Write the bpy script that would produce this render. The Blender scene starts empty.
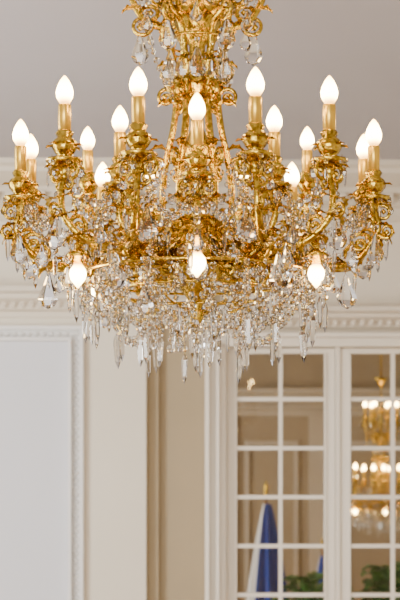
import bpy, math, random
from mathutils import Vector
random.seed(11)
H0=2.2           # camera height
HZ=490           # horizon row in the photo
WY=8.5           # main back wall
S=162.35         # px per metre on that wall (measuring helper)
CT=1.85          # ceiling height in chandelier-local units
CHZ=H0+.116
sin,cos,pi=math.sin,math.cos,math.pi
Z=Vector((0,0,1))

# ------------------------------------------------------------ materials
def mat(name,col,rough=.6,metal=0,noise=None,bump=0,bscale=40,**kw):
    m=bpy.data.materials.new(name); m.use_nodes=True
    nt=m.node_tree; b=nt.nodes['Principled BSDF']
    b.inputs['Base Color'].default_value=(*col,1)
    b.inputs['Roughness'].default_value=rough
    b.inputs['Metallic'].default_value=metal
    for k,v in kw.items(): b.inputs[k.replace('_',' ')].default_value=v
    if noise or bump:
        tc=nt.nodes.new('ShaderNodeTexCoord'); n=nt.nodes.new('ShaderNodeTexNoise')
        n.inputs['Scale'].default_value=bscale; n.inputs['Detail'].default_value=3
        nt.links.new(tc.outputs['Object'],n.inputs['Vector'])
        if noise:
            r=nt.nodes.new('ShaderNodeValToRGB')
            r.color_ramp.elements[0].position=.35; r.color_ramp.elements[1].position=.65
            r.color_ramp.elements[0].color=(*noise,1); r.color_ramp.elements[1].color=(*col,1)
            nt.links.new(n.outputs['Fac'],r.inputs['Fac']); nt.links.new(r.outputs['Color'],b.inputs['Base Color'])
        if bump:
            bp=nt.nodes.new('ShaderNodeBump'); bp.inputs['Strength'].default_value=bump; bp.inputs['Distance'].default_value=.004
            nt.links.new(n.outputs['Fac'],bp.inputs['Height']); nt.links.new(bp.outputs['Normal'],b.inputs['Normal'])
    return m
M_ceil=mat('ceiling_plaster',(.52,.495,.51),.8,noise=(.50,.475,.49),bscale=1.5)
M_wall=mat('wall_cream',(.79,.715,.58),.6,noise=(.77,.695,.56),bscale=2)
M_panel=mat('panel_white',(.70,.705,.735),.55)
M_rec=mat('wall_beige',(.40,.31,.18),.6,noise=(.38,.295,.17),bscale=2)  # recess shade put into the colour, darker than the cream wall
M_trim=mat('trim_white',(.84,.82,.78),.5)
M_corn=mat('cornice_plaster',(.74,.66,.53),.6)
M_door=mat('door_paint',(.85,.78,.66),.4)
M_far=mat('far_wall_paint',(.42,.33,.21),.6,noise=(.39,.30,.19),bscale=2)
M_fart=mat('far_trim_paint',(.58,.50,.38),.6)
M_brass=mat('gilt_brass',(.84,.60,.085),.19,1,noise=(.36,.20,.012),bump=.7,bscale=80)  # deep brown noise colour paints the gilt's dark shading into its base
M_sleeve=mat('candle_sleeve',(.86,.55,.08),.3,.75)
M_pot=mat('terracotta',(.45,.2,.1),.7,bump=.3)
M_leaf=mat('foliage',(.03,.15,.03),.5,noise=(.07,.26,.05),bscale=20)
M_soil=mat('soil',(.05,.03,.02),.9)
M_wood=mat('pole_wood',(.28,.15,.07),.4)

def glassmat():
    m=bpy.data.materials.new('cut_crystal'); m.use_nodes=True
    b=m.node_tree.nodes['Principled BSDF']
    b.inputs['Base Color'].default_value=(1,1,1,1); b.inputs['Roughness'].default_value=0.0
    b.inputs['IOR'].default_value=1.55; b.inputs['Transmission Weight'].default_value=1
    return m
M_crys=glassmat()
def panemat():  # clear panes onto the added room, in place of mirrored door glass
    m=bpy.data.materials.new('pane_glass'); m.use_nodes=True; nt=m.node_tree
    nt.nodes.remove(nt.nodes['Principled BSDF'])
    t=nt.nodes.new('ShaderNodeBsdfTransparent'); g=nt.nodes.new('ShaderNodeBsdfGlossy'); x=nt.nodes.new('ShaderNodeMixShader')
    t.inputs[0].default_value=(.98,.97,.94,1); g.inputs['Roughness'].default_value=.02
    x.inputs[0].default_value=.05
    nt.links.new(t.outputs[0],x.inputs[1]); nt.links.new(g.outputs[0],x.inputs[2])
    nt.links.new(x.outputs[0],nt.nodes['Material Output'].inputs[0]); return m
M_pane=panemat()
def bulbmat():
    """frosted bulb: hottest round the filament, amber towards the cap and the tip (UV.x carries the heat)"""
    m=bpy.data.materials.new('lit_bulb'); m.use_nodes=True; nt=m.node_tree
    b=nt.nodes['Principled BSDF']
    b.inputs['Base Color'].default_value=(1,.9,.7,1); b.inputs['Roughness'].default_value=.2
    u=nt.nodes.new('ShaderNodeUVMap'); s=nt.nodes.new('ShaderNodeSeparateXYZ')
    r=nt.nodes.new('ShaderNodeValToRGB'); r.color_ramp.elements[0].color=(1,.45,.06,1); r.color_ramp.elements[1].color=(1,.68,.26,1)
    mr=nt.nodes.new('ShaderNodeMapRange'); mr.inputs['To Min'].default_value=3; mr.inputs['To Max'].default_value=60
    pw=nt.nodes.new('ShaderNodeMath'); pw.operation='POWER'; pw.inputs[1].default_value=1.5
    nt.links.new(u.outputs[0],s.inputs[0]); nt.links.new(s.outputs[0],pw.inputs[0])
    nt.links.new(s.outputs[0],r.inputs['Fac']); nt.links.new(pw.outputs[0],mr.inputs['Value'])
    nt.links.new(r.outputs['Color'],b.inputs['Emission Color']); nt.links.new(mr.outputs['Result'],b.inputs['Emission Strength'])
    return m
M_bulb=bulbmat()
def parquet():
    m=bpy.data.materials.new('parquet'); m.use_nodes=True; nt=m.node_tree; b=nt.nodes['Principled BSDF']
    tc=nt.nodes.new('ShaderNodeTexCoord'); br=nt.nodes.new('ShaderNodeTexBrick')
    br.inputs['Scale'].default_value=4; br.inputs['Color1'].default_value=(.42,.26,.13,1); br.inputs['Color2'].default_value=(.5,.32,.17,1)
    br.inputs['Mortar'].default_value=(.12,.07,.03,1); br.inputs['Mortar Size'].default_value=.006
    nt.links.new(tc.outputs['Object'],br.inputs['Vector']); nt.links.new(br.outputs['Color'],b.inputs['Base Color'])
    b.inputs['Roughness'].default_value=.3; return m
M_floor=parquet()

# ------------------------------------------------------------ mesh builder
class B:
    def __init__(s): s.v=[]; s.f=[]
    def add(s,vs,fs):
        o=len(s.v); s.v.extend([tuple(v) for v in vs]); s.f.extend([tuple(i+o for i in f) for f in fs])
    def obj(s,name,m,smooth=False,parent=None,loc=None):
        me=bpy.data.meshes.new(name); me.from_pydata(s.v,[],s.f); me.materials.append(m)
        if smooth: me.polygons.foreach_set('use_smooth',[True]*len(me.polygons))
        me.update()
        o=bpy.data.objects.new(name,me); bpy.context.collection.objects.link(o)
        if parent: o.parent=parent
        if loc: o.location=loc
        return o
    def box(s,x0,x1,y0,y1,z0,z1):
        s.add([(x0,y0,z0),(x1,y0,z0),(x1,y1,z0),(x0,y1,z0),(x0,y0,z1),(x1,y0,z1),(x1,y1,z1),(x0,y1,z1)],
              [(0,3,2,1),(4,5,6,7),(0,1,5,4),(1,2,6,5),(2,3,7,6),(3,0,4,7)])
    def lathe(s,prof,c=(0,0,0),n=20,flute=0,nf=0):
        vs=[];fs=[];k=len(prof)
        for j in range(n):
            a=2*pi*j/n
            for r,z in prof:
                rr=r*(1+flute*cos(nf*a)) if nf else r
                vs.append((c[0]+rr*cos(a),c[1]+rr*sin(a),c[2]+z))
        for j in range(n):
            for i in range(k-1):
                a=j*k+i;b=((j+1)%n)*k+i
                fs.append((a,b,b+1,a+1))
        s.add(vs,fs)
    def tube(s,pts,rad,n=8):
        pts=[Vector(p) for p in pts]; m=len(pts)
        if not hasattr(rad,'__len__'): rad=[rad]*m
        vs=[];fs=[]; t0=(pts[1]-pts[0]).normalized()
        u=t0.cross(Z) if abs(t0.z)<.95 else t0.cross(Vector((1,0,0)))
        u.normalize()
        for i in range(m):
            t=(pts[min(i+1,m-1)]-pts[max(i-1,0)]).normalized()
            u=(u-t*u.dot(t)).normalized(); w=t.cross(u)
            for j in range(n):
                a=2*pi*j/n; vs.append(pts[i]+(u*cos(a)+w*sin(a))*rad[i])
        for i in range(m-1):
            for j in range(n):
                a=i*n+j;b=i*n+(j+1)%n
                fs.append((a,b,b+n,a+n))
        fs.append(tuple(range(n))[::-1]); fs.append(tuple(range((m-1)*n,m*n)))
        s.add(vs,fs)
    def leaf(s,base,e,L,W,phi0,curl,n=10):
        p=Vector(base); e=Vector(e).normalized(); side=e.cross(Z).normalized(); vs=[];fs=[]
        for i in range(n+1):
            t=i/n; ph=phi0+curl*t; d=e*cos(ph)+Z*sin(ph); nn=-e*sin(ph)+Z*cos(ph)
            w=W*max(.02,sin(pi*(t*.88+.12)))**.8*(1+.28*(1 if i%2 else -1))
            for q,h in ((-1,.35),(-.5,.1),(0,-.12),(.5,.1),(1,.35)):
                vs.append(p+side*(w*q)+nn*(w*h))
            p=p+d*(L/n)
        for i in range(n):
            for j in range(4):
                a=i*5+j; fs.append((a,a+1,a+6,a+5))
        s.add(vs,fs)
    def extrude_x(s,prof,x0,x1):   # prof list of (y,z), closed
        k=len(prof); vs=[(x0,y,z) for y,z in prof]+[(x1,y,z) for y,z in prof]
        fs=[(i,(i+1)%k,(i+1)%k+k,i+k) for i in range(k)]+[tuple(range(k))[::-1],tuple(range(k,2*k))]
        s.add(vs,fs)

def cr(pts,sub=6):
    P=[Vector(p) for p in pts]; out=[]
    for i in range(len(P)-1):
        a=P[max(i-1,0)];b=P[i];c=P[i+1];d=P[min(i+2,len(P)-1)]
        for k in range(sub):
            t=k/sub
            out.append(.5*((2*b)+(c-a)*t+(2*a-5*b+4*c-d)*t*t+(3*b-a-3*c+d)*t**3))
    out.append(P[-1]); return out
def pol(R,th,h):    # th degrees, 0 = towards -Y
    a=math.radians(th); return Vector((R*sin(a),-R*cos(a),h))
def ev(th):
    a=math.radians(th); return Vector((sin(a),-cos(a),0))

# ------------------------------------------------------------ chandelier
brass=B(); sleeve=B(); bulbs=B(); crys=B(); wire=B(); heat=[]
def scroll(p,e,r0,turns=1.3,up=1,rad=.005,a0=None):
    """volute in the plane (e,Z) starting at p and curling outward"""
    p=Vector(p); e=Vector(e).normalized(); c=p+e*r0; pts=[];rr=[]
    n=22
    for i in range(n+1):
        t=i/n; a=pi-up*turns*2*pi*t*1.0
        r=r0*(1-.78*t)
        pts.append(c+e*(r*cos(a))+Z*(r*sin(a))); rr.append(rad*(1-.35*t))
    brass.tube(pts,rr,6)
    b=pts[-1]; brass.lathe([(0,-rad*1.5),(rad*1.5,0),(0,rad*1.5)],b,6)

def tmpl(n,rings,flat=1):
    vs=[];fs=[]
    idx=[]
    for r,z in rings:
        if r==0: idx.append([len(vs)]); vs.append((0,0,z))
        else:
            idx.append(list(range(len(vs),len(vs)+n)))
            for j in range(n):
                a=2*pi*(j+.5)/n; vs.append((r*cos(a),r*sin(a)*flat,z))
    for A,C in zip(idx,idx[1:]):
        if len(A)==1: fs+= [(A[0],C[(j+1)%n],C[j])[::-1] for j in range(n)]
        elif len(C)==1: fs+=[(A[j],A[(j+1)%n],C[0])[::-1] for j in range(n)]
        else: fs+=[(A[j],A[(j+1)%n],C[(j+1)%n],C[j])[::-1] for j in range(n)]
    return vs,fs
T_bead=tmpl(8,[(0,1),(.55,.85),(.92,.4),(.92,-.4),(.55,-.85),(0,-1)])
T_oct=tmpl(8,[(0,1),(.7,.7),(1,0),(.7,-.7),(0,-1)],.5)
T_spear=tmpl(6,[(0,0),(.45,-.06),(1,-.2),(.72,-.78),(0,-1)],.8)
T_pear=tmpl(8,[(0,0),(.22,-.1),(.5,-.35),(.9,-.6),(1,-.72),(.7,-.9),(0,-1)],.5)
def put(T,p,sx,sz,rot=None):
    a=random.uniform(0,pi) if rot is None else rot; ca,sa=cos(a),sin(a)
    tl=random.uniform(-.06,.06)
    crys.add([(p[0]+(x*ca-y*sa)*sx+z*sz*tl,p[1]+(x*sa+y*ca)*sx,p[2]+z*sz) for x,y,z in T[0]],T[1])
def strand(p,n,r,end='spear',L=.075):
    p=Vector(p); p0=p.copy()
    for i in range(n):
        p.z-=r; put(T_oct if i%2 else T_bead,p,r*.92,r*.92); p.z-=r
        p.z-=r*.25
    wire.tube([p0+Z*.012,Vector((p.x,p.y,p.z-.006))],.0009,3)
    p.z-=.002
    if end=='spear': put(T_spear,p,L*.12,L)
    elif end=='pear': put(T_pear,p,L*.3,L,random.uniform(-.5,.5))
    elif end=='oct': p.z-=.013; put(T_oct,p,.014,.014,random.uniform(-.6,.6))
def swag(a,b,sag,n,r,mid=None):
    a=Vector(a);b=Vector(b);pts=[]
    for i in range(n+1):
        t=i/n; q=a.lerp(b,t); q.z-=sag*4*t*(1-t); pts.append(q)
        if 0<i<n or n<3: put(T_oct if i%2 else T_bead,q,r,r)
    wire.tube(pts,.0009,3)
    if mid:
        q=pts[n//2]; strand(q-Z*r,1,r,mid,.065)
def bulb(prof,ht,c):
    bulbs.lathe(prof,c,16)
    for j in range(16): heat.extend(ht)

def cand(R,th,h):
    """h = height of the flame-bulb tip"""
    c=pol(R,th,0); e=ev(th); tng=e.cross(Z)
    def at(z): return (c.x,c.y,h+z)
    bulb([(0,0),(.004,-.003),(.012,-.014),(.0195,-.030),(.0232,-.045),(.0215,-.058),(.018,-.065),(.014,-.072),(.011,-.078)],
         [.40,.45,.65,.9,1,.85,.5,.15,.0],at(0))
    sleeve.lathe([(.0105,-.078),(.0165,-.078),(.017,-.082),(.017,-.158),(.0,-.158)],at(0),14)
    brass.lathe([(.0,-.146),(.019,-.146),(.023,-.152),(.018,-.164),(.030,-.174),(.033,-.188),(.024,-.205),(.012,-.216),
                 (.016,-.222),(.032,-.226),(.046,-.221),(.048,-.226),(.032,-.238),(.014,-.244),(.011,-.262),(.015,-.268),(.0,-.278)],at(0),20,.06,10)
    for k in range(6):
        a=th+k*60; brass.leaf(Vector(at(-.21))+ev(a)*.012,ev(a),.055,.014,1.3,-2.0,6)
    for k in range(6):
        a=th+30+k*60; brass.leaf(Vector(at(-.25))+ev(a)*.006,ev(a),.055,.015,.7,-1.6,6)
    for sg in (-1,1):
        scroll(Vector(at(-.258)),tng*sg,.030,1.35,1,.0066)
        scroll(Vector(at(-.285)),tng*sg,.019,1.2,-1,.0048)
    scroll(Vector(at(-.268)),e,.026,1.3,1,.006)
    for k in range(6):
        a=th+k*360/6; p=Vector(at(-.228))+ev(a)*.044
        strand(p,1,.008,'spear' if k%2 else 'oct',.045)
arms=[30,90,150,210,270,330]
for A in arms:
    main=cr([pol(.05,A,.60),pol(.09,A,.55),pol(.17,A,.515),pol(.27,A,.515),pol(.36,A,.545)],6)
    brass.tube(main,[.019-.006*i/len(main) for i in range(len(main))],10)
    for i in (4,9,14,19):
        if i<len(main):
            brass.leaf(main[i],ev(A),.095,.028,.9,-2.2,8); brass.leaf(main[i],ev(A),.085,.025,-.9,1.9,8)
            for sg in (-70,70): brass.leaf(main[i],ev(A+sg),.055,.019,.3,-1.4,6)
    scroll(main[10],ev(A),.045,1.4,-1,.009); scroll(main[14],-ev(A),.04,1.4,1,.008)
    scroll(main[-4],ev(A),.038,1.3,1,.009)
    for d in (-13,13):
        th=abs((A+d+180)%360-180)          # 17,43,77,103,137,163
        dh={17:.0,43:.012,77:-.033,103:-.015,137:.075,163:.0}[round(th)]
        hh=.962+dh
        br=cr([pol(.33,A,.535),pol(.40,A+d*.25,.53),pol(.465,A+d*.7,.545),pol(.515,A+d*.95,.60),pol(.522,A+d,.65+dh*.5),pol(.51,A+d,hh-.26)],6)
        brass.tube(br,[.0125-.004*i/len(br) for i in range(len(br))],8)
        cand(.51,A+d,hh)
        for i in (8,13,18,23):
            brass.leaf(br[i],ev(A+d),.060,.018,.2,-1.7,8); brass.leaf(br[i],ev(A+d+180),.05,.016,1.0,-1.8,7)
        scroll(br[16],-ev(A+d),.032,1.4,1,.007)
        scroll(br[20],ev(A+d),.024,1.3,-1,.006)
for A in range(0,360,60):
    if A in (120,240): R1,h1=.33,.875
    else: R1,h1=.25,.965
    br=cr([pol(.06,A,.62),pol(.12,A,.575),pol(R1-.05,A,.575),pol(R1,A,h1-.32),pol(R1,A,h1-.26)],6)
    brass.tube(br,[.014-.005*i/len(br) for i in range(len(br))],8)
    cand(R1,A,h1)
    for i in (5,10,15,20):
        brass.leaf(br[i],ev(A),.07,.022,.5,-2.0,8)
        brass.leaf(br[i],ev(A+90),.05,.017,.5,-1.5,6); brass.leaf(br[i],ev(A-90),.05,.017,.5,-1.5,6)
    scroll(br[10],ev(A),.035,1.4,-1,.008)
    lo=cr([pol(.06,A,.57),pol(.14,A,.52),pol(.24,A,.53),pol(.33,A,.575),pol(.375,A,.565),pol(.38,A,.54)],6)
    brass.tube(lo,[.012-.003*i/len(lo) for i in range(len(lo))],8)
    for i in (6,12,18,24): brass.leaf(lo[i],ev(A),.065,.02,.7,-2.0,8)
    scroll(lo[16],-ev(A),.03,1.3,1,.007)
    c=pol(.38,A,.54)
    brass.lathe([(0,.012),(.012,.01),(.030,-.004),(.034,-.012),(.026,-.014),(.018,-.03),(.012,-.032)],c,16,.06,8)
    prof=[(.010,-.03),(.013,-.035),(.0215,-.048),(.024,-.060),(.020,-.075),(.010,-.088),(.003,-.097),(0,-.099)]
    bulb(prof[::-1],[.4,.45,.7,.9,1,.8,.3,.0],c)
    for k in range(6): strand(c+ev(k*60+30)*.036-Z*.012,1,.0075,'none')
brass.lathe([(0,.36),(.012,.37),(.02,.39),(.012,.41),(.02,.43),(.045,.46),(.075,.50),(.10,.54),(.11,.575),(.10,.60),(.065,.63),(.045,.655),
 (.06,.675),(.055,.69),(.03,.71),(.02,.76),(.026,.80),(.042,.84),(.045,.87),(.03,.90),(.018,.93),(.016,.99),(.034,1.01),(.05,1.04),(.054,1.07),(.04,1.10),
 (.022,1.12),(.022,1.17),(.045,1.20),(.065,1.24),(.065,1.27),(.03,1.30),(.018,1.33),(.018,1.46),(.034,1.49),(.03,1.52),(.01,1.55),(0,1.56)],n=28,flute=.06,nf=14)
for A in range(0,360,30):
    brass.leaf(pol(.055,A,.50),ev(A),.10,.026,1.0,-.6,8)
    brass.leaf(pol(.06,A,.62),ev(A),.09,.022,1.2,-2.2,8)
    brass.leaf(pol(.02,A,.80),ev(A),.08,.016,1.2,-1.7,8)
    brass.leaf(pol(.025,A,1.02),ev(A),.08,.018,1.2,-2.0,8)
    brass.leaf(pol(.03,A,1.22),ev(A),.09,.021,1.0,-2.0,8)
    brass.leaf(pol(.02,A,1.47),ev(A),.08,.02,1.0,-2.0,8)
U=.07
for A in arms:
    rod=cr([pol(.07,A,.62),pol(.10,A,.70),pol(.092,A,.82),pol(.07,A,.93),pol(.06,A,1.02),pol(.065,A,1.10),pol(.09,A,1.14+U),pol(.15,A,1.17+U),pol(.19,A,1.24+U),pol(.19,A,1.29+U)],6)
    brass.tube(rod,.0098,8)
    for i in (6,14,22,30,38,44,49):
        brass.leaf(rod[i],ev(A),.065,.019,1.0,-2.2,8); brass.leaf(rod[i],ev(A+180),.04,.013,1.2,-1.8,6)
    scroll(rod[12],ev(A),.028,1.4,1,.007); scroll(rod[24],ev(A),.03,1.4,1,.007); scroll(rod[40],ev(A),.032,1.4,-1,.007)
    scroll(rod[44],-ev(A),.03,1.3,1,.007)
    cand(.19,A,1.55+U)
    strand(rod[44]-Z*.01,2,.009,'pear',.095)
    strand(rod[34]-Z*.01,1,.009,'pear',.09)
    strand(pol(.09,A+30,1.17),1,.009,'pear',.095)
brass.tube([(0,0,1.54),(0,0,CT-.02)],.007,8)
brass.lathe([(.012,CT-.09),(.03,CT-.07),(.07,CT-.025),(.085,CT),(0,CT)],n=24)
def ring(R,h,r=.0045,n=60): brass.tube([pol(R,360*i/n,h) for i in range(n+1)],r,6)
ring(.34,.50,.005); ring(.24,.455,.005); ring(.13,.41,.004,40); ring(.095,1.18,.004,40)
for A in arms:
    brass.tube([pol(.34,A,.50),pol(.33,A,.535)],.004,6)
    brass.tube(cr([pol(.34,A,.50),pol(.24,A,.455),pol(.13,A,.41),pol(.02,A,.40)],4),.0035,6)
# ---- hanging strands
for R,h,n,k,L,sp in ((.47,.545,14,1,.075,.7),(.41,.525,9,2,.075,.5),(.37,.505,9,3,.085,.6),(.335,.495,15,5,.10,.9),(.29,.475,7,5,.10,.85),(.24,.45,10,5,.10,.85),
                  (.18,.43,6,5,.095,.85),(.12,.405,5,5,.095,.8),(.05,.40,3,5,.10,.8)):
    for i in range(n):
        th=360*(i+.5*(n%4))/n+random.uniform(-5,5)
        kk=max(1,k+random.choice((-2,-1,0,0,0))); r=random.choice((.0095,.011))
        strand(pol(R+random.uniform(-.015,.015),th,h+random.uniform(-.008,.008)),kk,r,'spear' if random.random()<sp else random.choice(('oct','none','pear')),L*random.uniform(.85,1.1))
# swags
for i in range(12):
    A=i*30
    swag(pol(.34,A,.50),pol(.34,A+30,.50),.08,9,.0125,'spear')
    swag(pol(.34,A,.50),pol(.24,A+15,.36),.02,9,.0115)
    swag(pol(.24,A,.455),pol(.24,A+30,.455),.09,8,.012)
    swag(pol(.24,A+15,.36),pol(.13,A+15,.41),.07,8,.011)
    if i%2: swag(pol(.10,A,.60),pol(.34,A,.50),.07,12,.010)
    else: swag(pol(.10,A+15,.62),pol(.40,A+15,.53),.05,14,.010)
for A in arms:
    c1=pol(.51,A-13,.735);c2=pol(.51,A+13,.735);c3=pol(.51,A+47,.735)
    swag(c1,c2,.11,10,.012,'pear'); swag(c2,c3,.14,14,.012,'pear')
    for s_ in (-1,1):
        swag(pol(.51,A+13*s_,.735),pol(.25,A+30*s_,.72),.12,14,.0115,'spear')
        swag(pol(.25,A+30*s_,.72),pol(.09,A+10*s_,.86),.07,10,.010)
    swag(pol(.25,A-30,.72),pol(.25,A+30,.72),.10,13,.0115,'pear')
    swag(pol(.19,A,1.30+U),pol(.19,A+60,1.30+U),.09,12,.009,'pear')
    if A in (30,150,270): swag(pol(.17,A,1.24+U),pol(.06,A+15,1.00),.04,13,.009)
    swag(pol(.04,A,1.50),pol(.19,A,1.30+U),.05,10,.008)
    strand(pol(.43,A,.54),1,.011,'pear',.105)
    strand(pol(.30,A+30,.58),1,.011,'pear',.11)
    strand(pol(.52,A-16,.63),1,.010,'pear',.09); strand(pol(.52,A+16,.63),1,.010,'pear',.09)
    strand(pol(.545,A-11,.62),1,.009,'spear',.07); strand(pol(.545,A+11,.62),1,.009,'spear',.07)
    strand(pol(.50,A,.60),2,.009,'spear',.07)
for i in range(26):
    R=.1+.3*math.sqrt(random.random()); th=random.uniform(0,360)
    strand(pol(R,th,.57-.25*abs(R-.25)+random.uniform(-.06,.02)),random.choice((2,3,4)),.011,random.choice(('oct','pear','none')),.06)

def empty(name,loc):
    e=bpy.data.objects.new(name,None); e.location=loc; e.empty_display_size=.1
    bpy.context.collection.objects.link(e); return e
ch=empty('chandelier',(-.008,4.0,CHZ))
parts=[brass.obj('gilt_frame',M_brass,True,ch),sleeve.obj('candle_sleeves',M_sleeve,True,ch),bulbs.obj('bulbs',M_bulb,True,ch),
       crys.obj('crystals',M_crys,False,ch),wire.obj('wires',M_brass,False,ch)]
bm=parts[2].data; ul=bm.uv_layers.new(name='UVMap')
for lp in bm.loops: ul.data[lp.index].uv=(heat[lp.vertex_index],0)
C2Z=H0-.60
CZ=CHZ+CT
ch2=empty('chandelier.001',(1.60,12.2,C2Z)); ch2.scale=(.74,.74,.86)  # added copy standing in for the chandelier reflected in the mirrored doors
for p in parts:
    q=bpy.data.objects.new(p.name+'_b',p.data); bpy.context.collection.objects.link(q); q.parent=ch2
t=B(); t.tube([(0,0,CT-.04),(0,0,(CZ-C2Z)/.86)],.012,8); t.obj('suspension_rod',M_brass,True,ch2)

# ------------------------------------------------------------ room shell
def X(px): return (px-200)/S
def Zp(py): return H0+(HZ-py)/S
XL,XR=-3.2,3.4
FY=15.5; BY=-3.0
f=B(); f.box(XL-.2,XR+.2,BY-.2,FY+.2,-.1,0); f.obj('floor',M_floor)
f=B(); f.box(XL-.2,XR+.2,BY-.2,FY+.2,CZ,CZ+.1); f.obj('ceiling',M_ceil)
w=B(); w.box(XL,X(146),WY,WY+.45,0,CZ); w.obj('wall_back',M_wall)
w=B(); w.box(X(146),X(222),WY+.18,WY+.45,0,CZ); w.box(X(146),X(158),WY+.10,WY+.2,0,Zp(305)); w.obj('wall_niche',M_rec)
w=B(); w.box(X(222),X(452),WY+.05,WY+.35,Zp(345),CZ); w.box(X(452),XR,WY+.05,WY+.35,0,CZ); w.obj('wall_door_side',M_wall)
w=B(); w.box(XL-.2,XL,BY,FY,0,CZ); w.obj('wall_left',M_wall)
w=B(); w.box(XR,XR+.2,BY,FY,0,CZ); w.obj('wall_right',M_wall)
# unseen wall behind the viewpoint; two tall windows added for light and reflections
wins=[(-2.95,-1.55),(-1.15,.25)]
w=B(); xs=[XL-.2]+[v for p in wins for v in p]+[XR+.2]
for a,b in zip(xs[0::2],xs[1::2]): w.box(a,b,BY-.2,BY,0,CZ)
for a,b in wins: w.box(a,b,BY-.2,BY,3.3,CZ); w.box(a,b,BY-.2,BY,0,.3)
w.obj('wall_front',M_wall)
for k,(a,b) in enumerate(wins):
    t=B(); m=(a+b)/2
    for x0,x1 in ((a,a+.06),(b-.06,b),(m-.05,m+.05)): t.box(x0,x1,BY-.13,BY-.07,.3,3.3)
    z=.3
    while z<3.35: t.box(a,b,BY-.12,BY-.08,z,z+.04); z+=.74
    t.obj('window_%d'%(k+1),M_door)
def cornice(yw,x0,x1,name,m=M_corn):
    c=B(); zt=CZ
    c.extrude_x([(yw,zt),(yw-.34,zt),(yw-.34,zt-.03),(yw-.31,zt-.045),(yw-.30,zt-.07),(yw-.24,zt-.10),(yw-.17,zt-.13),(yw-.15,zt-.16),(yw-.12,zt-.165),(yw-.12,zt-.22),(yw-.07,zt-.235),(yw-.05,zt-.27),(yw-.02,zt-.30),(yw,zt-.31)],x0,x1)
    x=x0+.03
    while x<x1-.05:
        c.box(x,x+.05,yw-.18,yw-.11,zt-.215,zt-.165); x+=.095
    return c.obj(name,m)
cornice(WY,XL,X(146),'trim_1'); cornice(WY+.05,X(146),XR,'trim_2')
def mould(yw,x0,x1,z1,z0,proj,name,m=M_corn,eggs=True):
    c=B(); h=z1-z0
    c.extrude_x([(yw,z1),(yw-proj,z1),(yw-proj,z1-.18*h),(yw-.8*proj,z1-.25*h),(yw-.75*proj,z1-.4*h),(yw-.45*proj,z1-.55*h),(yw-.4*proj,z1-.75*h),(yw-.2*proj,z1-.8*h),(yw-.15*proj,z0),(yw,z0)],x0,x1)
    if eggs:
        x=x0+.03
        while x<x1-.02:
            c.lathe([(0,-.024),(.016,-.015),(.021,0),(.016,.015),(0,.024)],(x,yw-.5*proj,z1-.58*h),8); x+=.055
    return c.obj(name,m)
mould(WY,XL,X(146),Zp(290),Zp(318),.18,'trim_3')
mould(WY+.18,X(146),X(206),Zp(290),Zp(318),.14,'trim_4')
mould(WY+.05,X(205),XR,Zp(310),Zp(334),.22,'trim_5')
t=B()
def frame(t,x0,x1,z0,z1,w,y,d):
    t.box(x0,x1,y-d,y,z1-w,z1); t.box(x0,x1,y-d,y,z0,z0+w)
    t.box(x0,x0+w,y-d,y,z0+w,z1-w); t.box(x1-w,x1,y-d,y,z0+w,z1-w)
px0,px1,pz0,pz1=-2.9,X(84),.9,Zp(327)
frame(t,px0,px1,pz0,pz1,.022,WY,.07); frame(t,px0+.022,px1-.022,pz0+.022,pz1-.022,.05,WY,.014); frame(t,px0+.072,px1-.072,pz0+.072,pz1-.072,.018,WY,.08)
z=pz0+.1
while z<pz1-.03:
    t.lathe([(0,-.018),(.016,-.009),(.02,0),(.016,.009),(0,.018)],(px1-.047,WY-.018,z),8); z+=.045
x=px0+.05
while x<px1-.03:
    t.lathe([(0,-.018),(.016,-.009),(.02,0),(.016,.009),(0,.018)],(x,WY-.018,pz1-.047),8); x+=.045
t.obj('trim_6',M_trim)
t=B(); t.box(px0+.09,px1-.09,WY-.006,WY+.001,pz0+.09,pz1-.09); t.obj('wall_panel',M_panel)
t=B(); ya=WY+.05
for (a,b,d) in ((205,209,.14),(209,216,.06),(216,219,.12),(219,226,.05)):
    t.box(X(a),X(b),ya-d,ya+.14,0,Zp(338+ (a-205)*.5))
for (a,b,d) in ((466,470,.14),(459,466,.06),(456,459,.12),(449,456,.05)):
    t.box(X(a),X(b),ya-d,ya,0,Zp(338))
t.box(X(219),X(456),ya-.05,ya+.1,Zp(346),Zp(338)); t.box(X(205),X(470),ya-.13,ya,Zp(338),Zp(334))
t.obj('trim_7',M_door)
def door(x0,x1,name):
    e=empty(name,((x0+x1)/2,WY+.12,0))
    d=B(); st=.06; zt=Zp(347); pitch=.305
    hw=(x1-x0)/2
    d.box(-hw,-hw+st,-.022,.022,.01,zt); d.box(hw-st,hw,-.022,.022,.01,zt)
    d.box(-hw+st,hw-st,-.022,.022,zt-.03,zt); d.box(-hw+st,hw-st,-.022,.022,.01,.5)
    frame(d,-hw+st+.04,hw-st-.04,.08,.44,.02,-.022,.012)
    d.box(-.012,.012,-.02,.014,.5,zt-.03)
    z=zt-.03-pitch+.02
    while z>.55:
        d.box(-hw+st,hw-st,-.0205,.0145,z-.012,z+.012); z-=pitch
    for sx in (-1,1):
        d.box(sx*(hw-st)-.006,sx*(hw-st)+.006,-.035,.022,.5,zt-.03)
    d.obj('frame',M_door,False,e)
    g=B(); g.box(-hw+st,hw-st,-.002,.002,.5,zt-.03); g.obj('panes',M_pane,False,e)
    return e
door(X(226.5),X(336.5),'door_1')
door(X(341.5),X(449),'door_2')
t=B(); t.box(X(337),X(341),WY+.075,WY+.16,0,Zp(346)); t.obj('trim_8',M_door)

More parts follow.
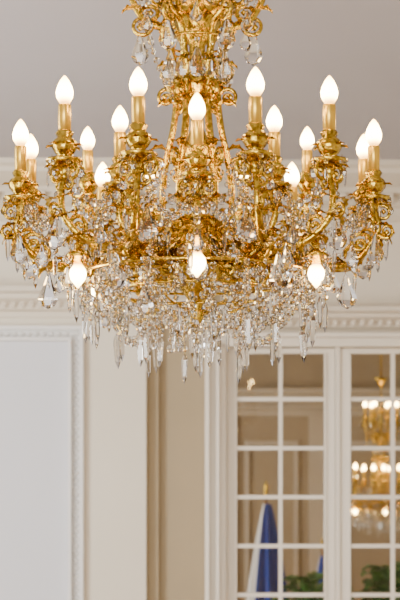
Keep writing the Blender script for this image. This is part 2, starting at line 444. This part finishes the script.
# ------------------------------------------------------------ added room standing in for the mirror reflection in the doors
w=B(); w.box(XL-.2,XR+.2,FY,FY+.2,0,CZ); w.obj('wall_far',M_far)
G=H0+.45
mould(FY,XL,XR,G+.68,G+.38,.2,'trim_9',M_fart)
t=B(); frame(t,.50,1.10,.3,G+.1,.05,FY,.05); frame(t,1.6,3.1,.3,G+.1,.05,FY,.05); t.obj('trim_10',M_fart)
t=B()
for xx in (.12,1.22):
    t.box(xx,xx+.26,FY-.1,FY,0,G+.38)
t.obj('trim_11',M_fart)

M_flag=bpy.data.materials.new('flag_cloth'); M_flag.use_nodes=True
nt=M_flag.node_tree; b=nt.nodes['Principled BSDF']; b.inputs['Roughness'].default_value=.8
at=nt.nodes.new('ShaderNodeUVMap'); sp=nt.nodes.new('ShaderNodeSeparateXYZ'); rp=nt.nodes.new('ShaderNodeValToRGB'); rp.color_ramp.interpolation='CONSTANT'
rp.color_ramp.elements[0].color=(.008,.055,.42,1); rp.color_ramp.elements[1].position=.40; rp.color_ramp.elements[1].color=(.85,.85,.85,1)
q=rp.color_ramp.elements.new(.74); q.color=(.55,.02,.03,1)
nt.links.new(at.outputs[0],sp.inputs[0]); nt.links.new(sp.outputs[0],rp.inputs[0]); nt.links.new(rp.outputs[0],b.inputs['Base Color'])
def flag(name,loc,rot,s=1):
    e=empty(name,loc); e.rotation_euler=(0,0,rot); e.scale=(s,s,s)
    p=B(); p.tube([(0,0,.03),(0,0,2.2)],.016,10); p.lathe([(0,0),(.17,0),(.17,.03),(.05,.06),(.02,.12),(0,.12)],n=20)
    p.obj('pole',M_wood,True,e)
    k=B(); k.lathe([(0,2.18),(.02,2.2),(.012,2.23),(.02,2.26),(0,2.34)],n=12); k.obj('finial',M_brass,True,e)
    nu,nv=48,16; vs=[];fs=[];uv=[]
    for j in range(nv+1):
        v=j/nv; z=2.12-v*1.45; spread=.03+.19*v**.8
        for i in range(nu+1):
            u=i/nu; a=-u*6
            r=spread*(1+.25*sin(u*50+v*1.5))
            vs.append((r*cos(a)+.01,r*sin(a)*.8,z-.2*u*v*0.6)); uv.append((u,v))
    for j in range(nv):
        for i in range(nu):
            a=j*(nu+1)+i; fs.append((a,a+1,a+nu+2,a+nu+1))
    me=bpy.data.meshes.new('cloth'); me.from_pydata(vs,[],fs); l=me.uv_layers.new(name='UVMap')
    for lp in me.loops: l.data[lp.index].uv=uv[lp.vertex_index]
    me.polygons.foreach_set('use_smooth',[True]*len(me.polygons)); me.materials.append(M_flag)
    o=bpy.data.objects.new('cloth',me); bpy.context.collection.objects.link(o); o.parent=e
flag('flag',(.575,12.0,0),.15,.98)
flag('flag.001',(1.10,12.4,0),-.32,.76)
def plant(name,loc,s=1):
    e=empty(name,loc); e.scale=(s,s,s)
    p=B(); p.lathe([(0,0),(.15,0),(.2,.36),(.225,.37),(.225,.42),(.2,.42),(.19,.38),(0,.38)],n=24); p.obj('pot',M_pot,True,e)
    p=B(); p.lathe([(.19,.385),(0,.395)],n=16); p.obj('soil',M_soil,True,e)
    p=B()
    for i in range(130):
        th=random.uniform(0,360); h=random.uniform(.42,1.02); q=pol(random.uniform(.02,.12),th,h)
        p.tube([(0,0,.38),q*.6+Vector((0,0,.2)),q],.004,4); p.leaf(q,ev(th),random.uniform(.10,.18),.04,random.uniform(.5,1.3),-1.8,8)
    p.obj('foliage',M_leaf,True,e)
plant('potted_plant',(.90,11.0,0),1.46); plant('potted_plant.001',(1.52,11.0,0),1.52)

t=B(); t.box(XL,X(146),WY-.03,WY,0,.2); t.box(XL,X(146),WY-.045,WY,.2,.23); t.obj('baseboard_back',M_trim)

# ------------------------------------------------------------ light
wd=bpy.data.worlds.new('World'); bpy.context.scene.world=wd; wd.use_nodes=True
wd.node_tree.nodes['Background'].inputs[0].default_value=(.85,.92,1,1); wd.node_tree.nodes['Background'].inputs[1].default_value=2.0
def area(name,loc,target,size,power,col):
    l=bpy.data.lights.new(name,'AREA'); l.energy=power; l.color=col; l.shape='RECTANGLE'; l.size=size[0]; l.size_y=size[1]
    o=bpy.data.objects.new(name,l); o.location=loc; o.rotation_euler=(Vector(target)-Vector(loc)).to_track_quat('-Z','Y').to_euler()
    bpy.context.collection.objects.link(o)
for k,(a,b) in enumerate(wins):
    area('window_daylight.%03d'%k,((a+b)/2,BY-.25,1.8),((a+b)/2,0,1.8),(1.4,3.0),220,(1,.98,.95))  # added fill lamps behind the camera, bright shapes for the gilt to reflect
area('side_window_daylight',(-3.0,4.5,2.3),(0,8,2.6),(1.6,2.8),260,(.95,.97,1))  # unseen fill lamp added at the left to bring out the mouldings
area('adjoining_window_daylight',(-2.9,11.8,2.2),(2,13.5,2),(2.4,2.6),170,(1,.96,.9))  # unseen lamp added to light the room behind the doors

# ------------------------------------------------------------ camera
cam=bpy.data.cameras.new('camera'); co=bpy.data.objects.new('camera',cam); bpy.context.collection.objects.link(co)
co.location=(0,0,H0); co.rotation_euler=(pi/2,0,0)
cam.sensor_fit='VERTICAL'; cam.sensor_height=36; cam.lens=1380/600*36; cam.shift_y=(HZ-300)/600
cam.dof.use_dof=True; cam.dof.focus_distance=3.85; cam.dof.aperture_fstop=5.0
cam.clip_start=.05
bpy.context.scene.camera=co
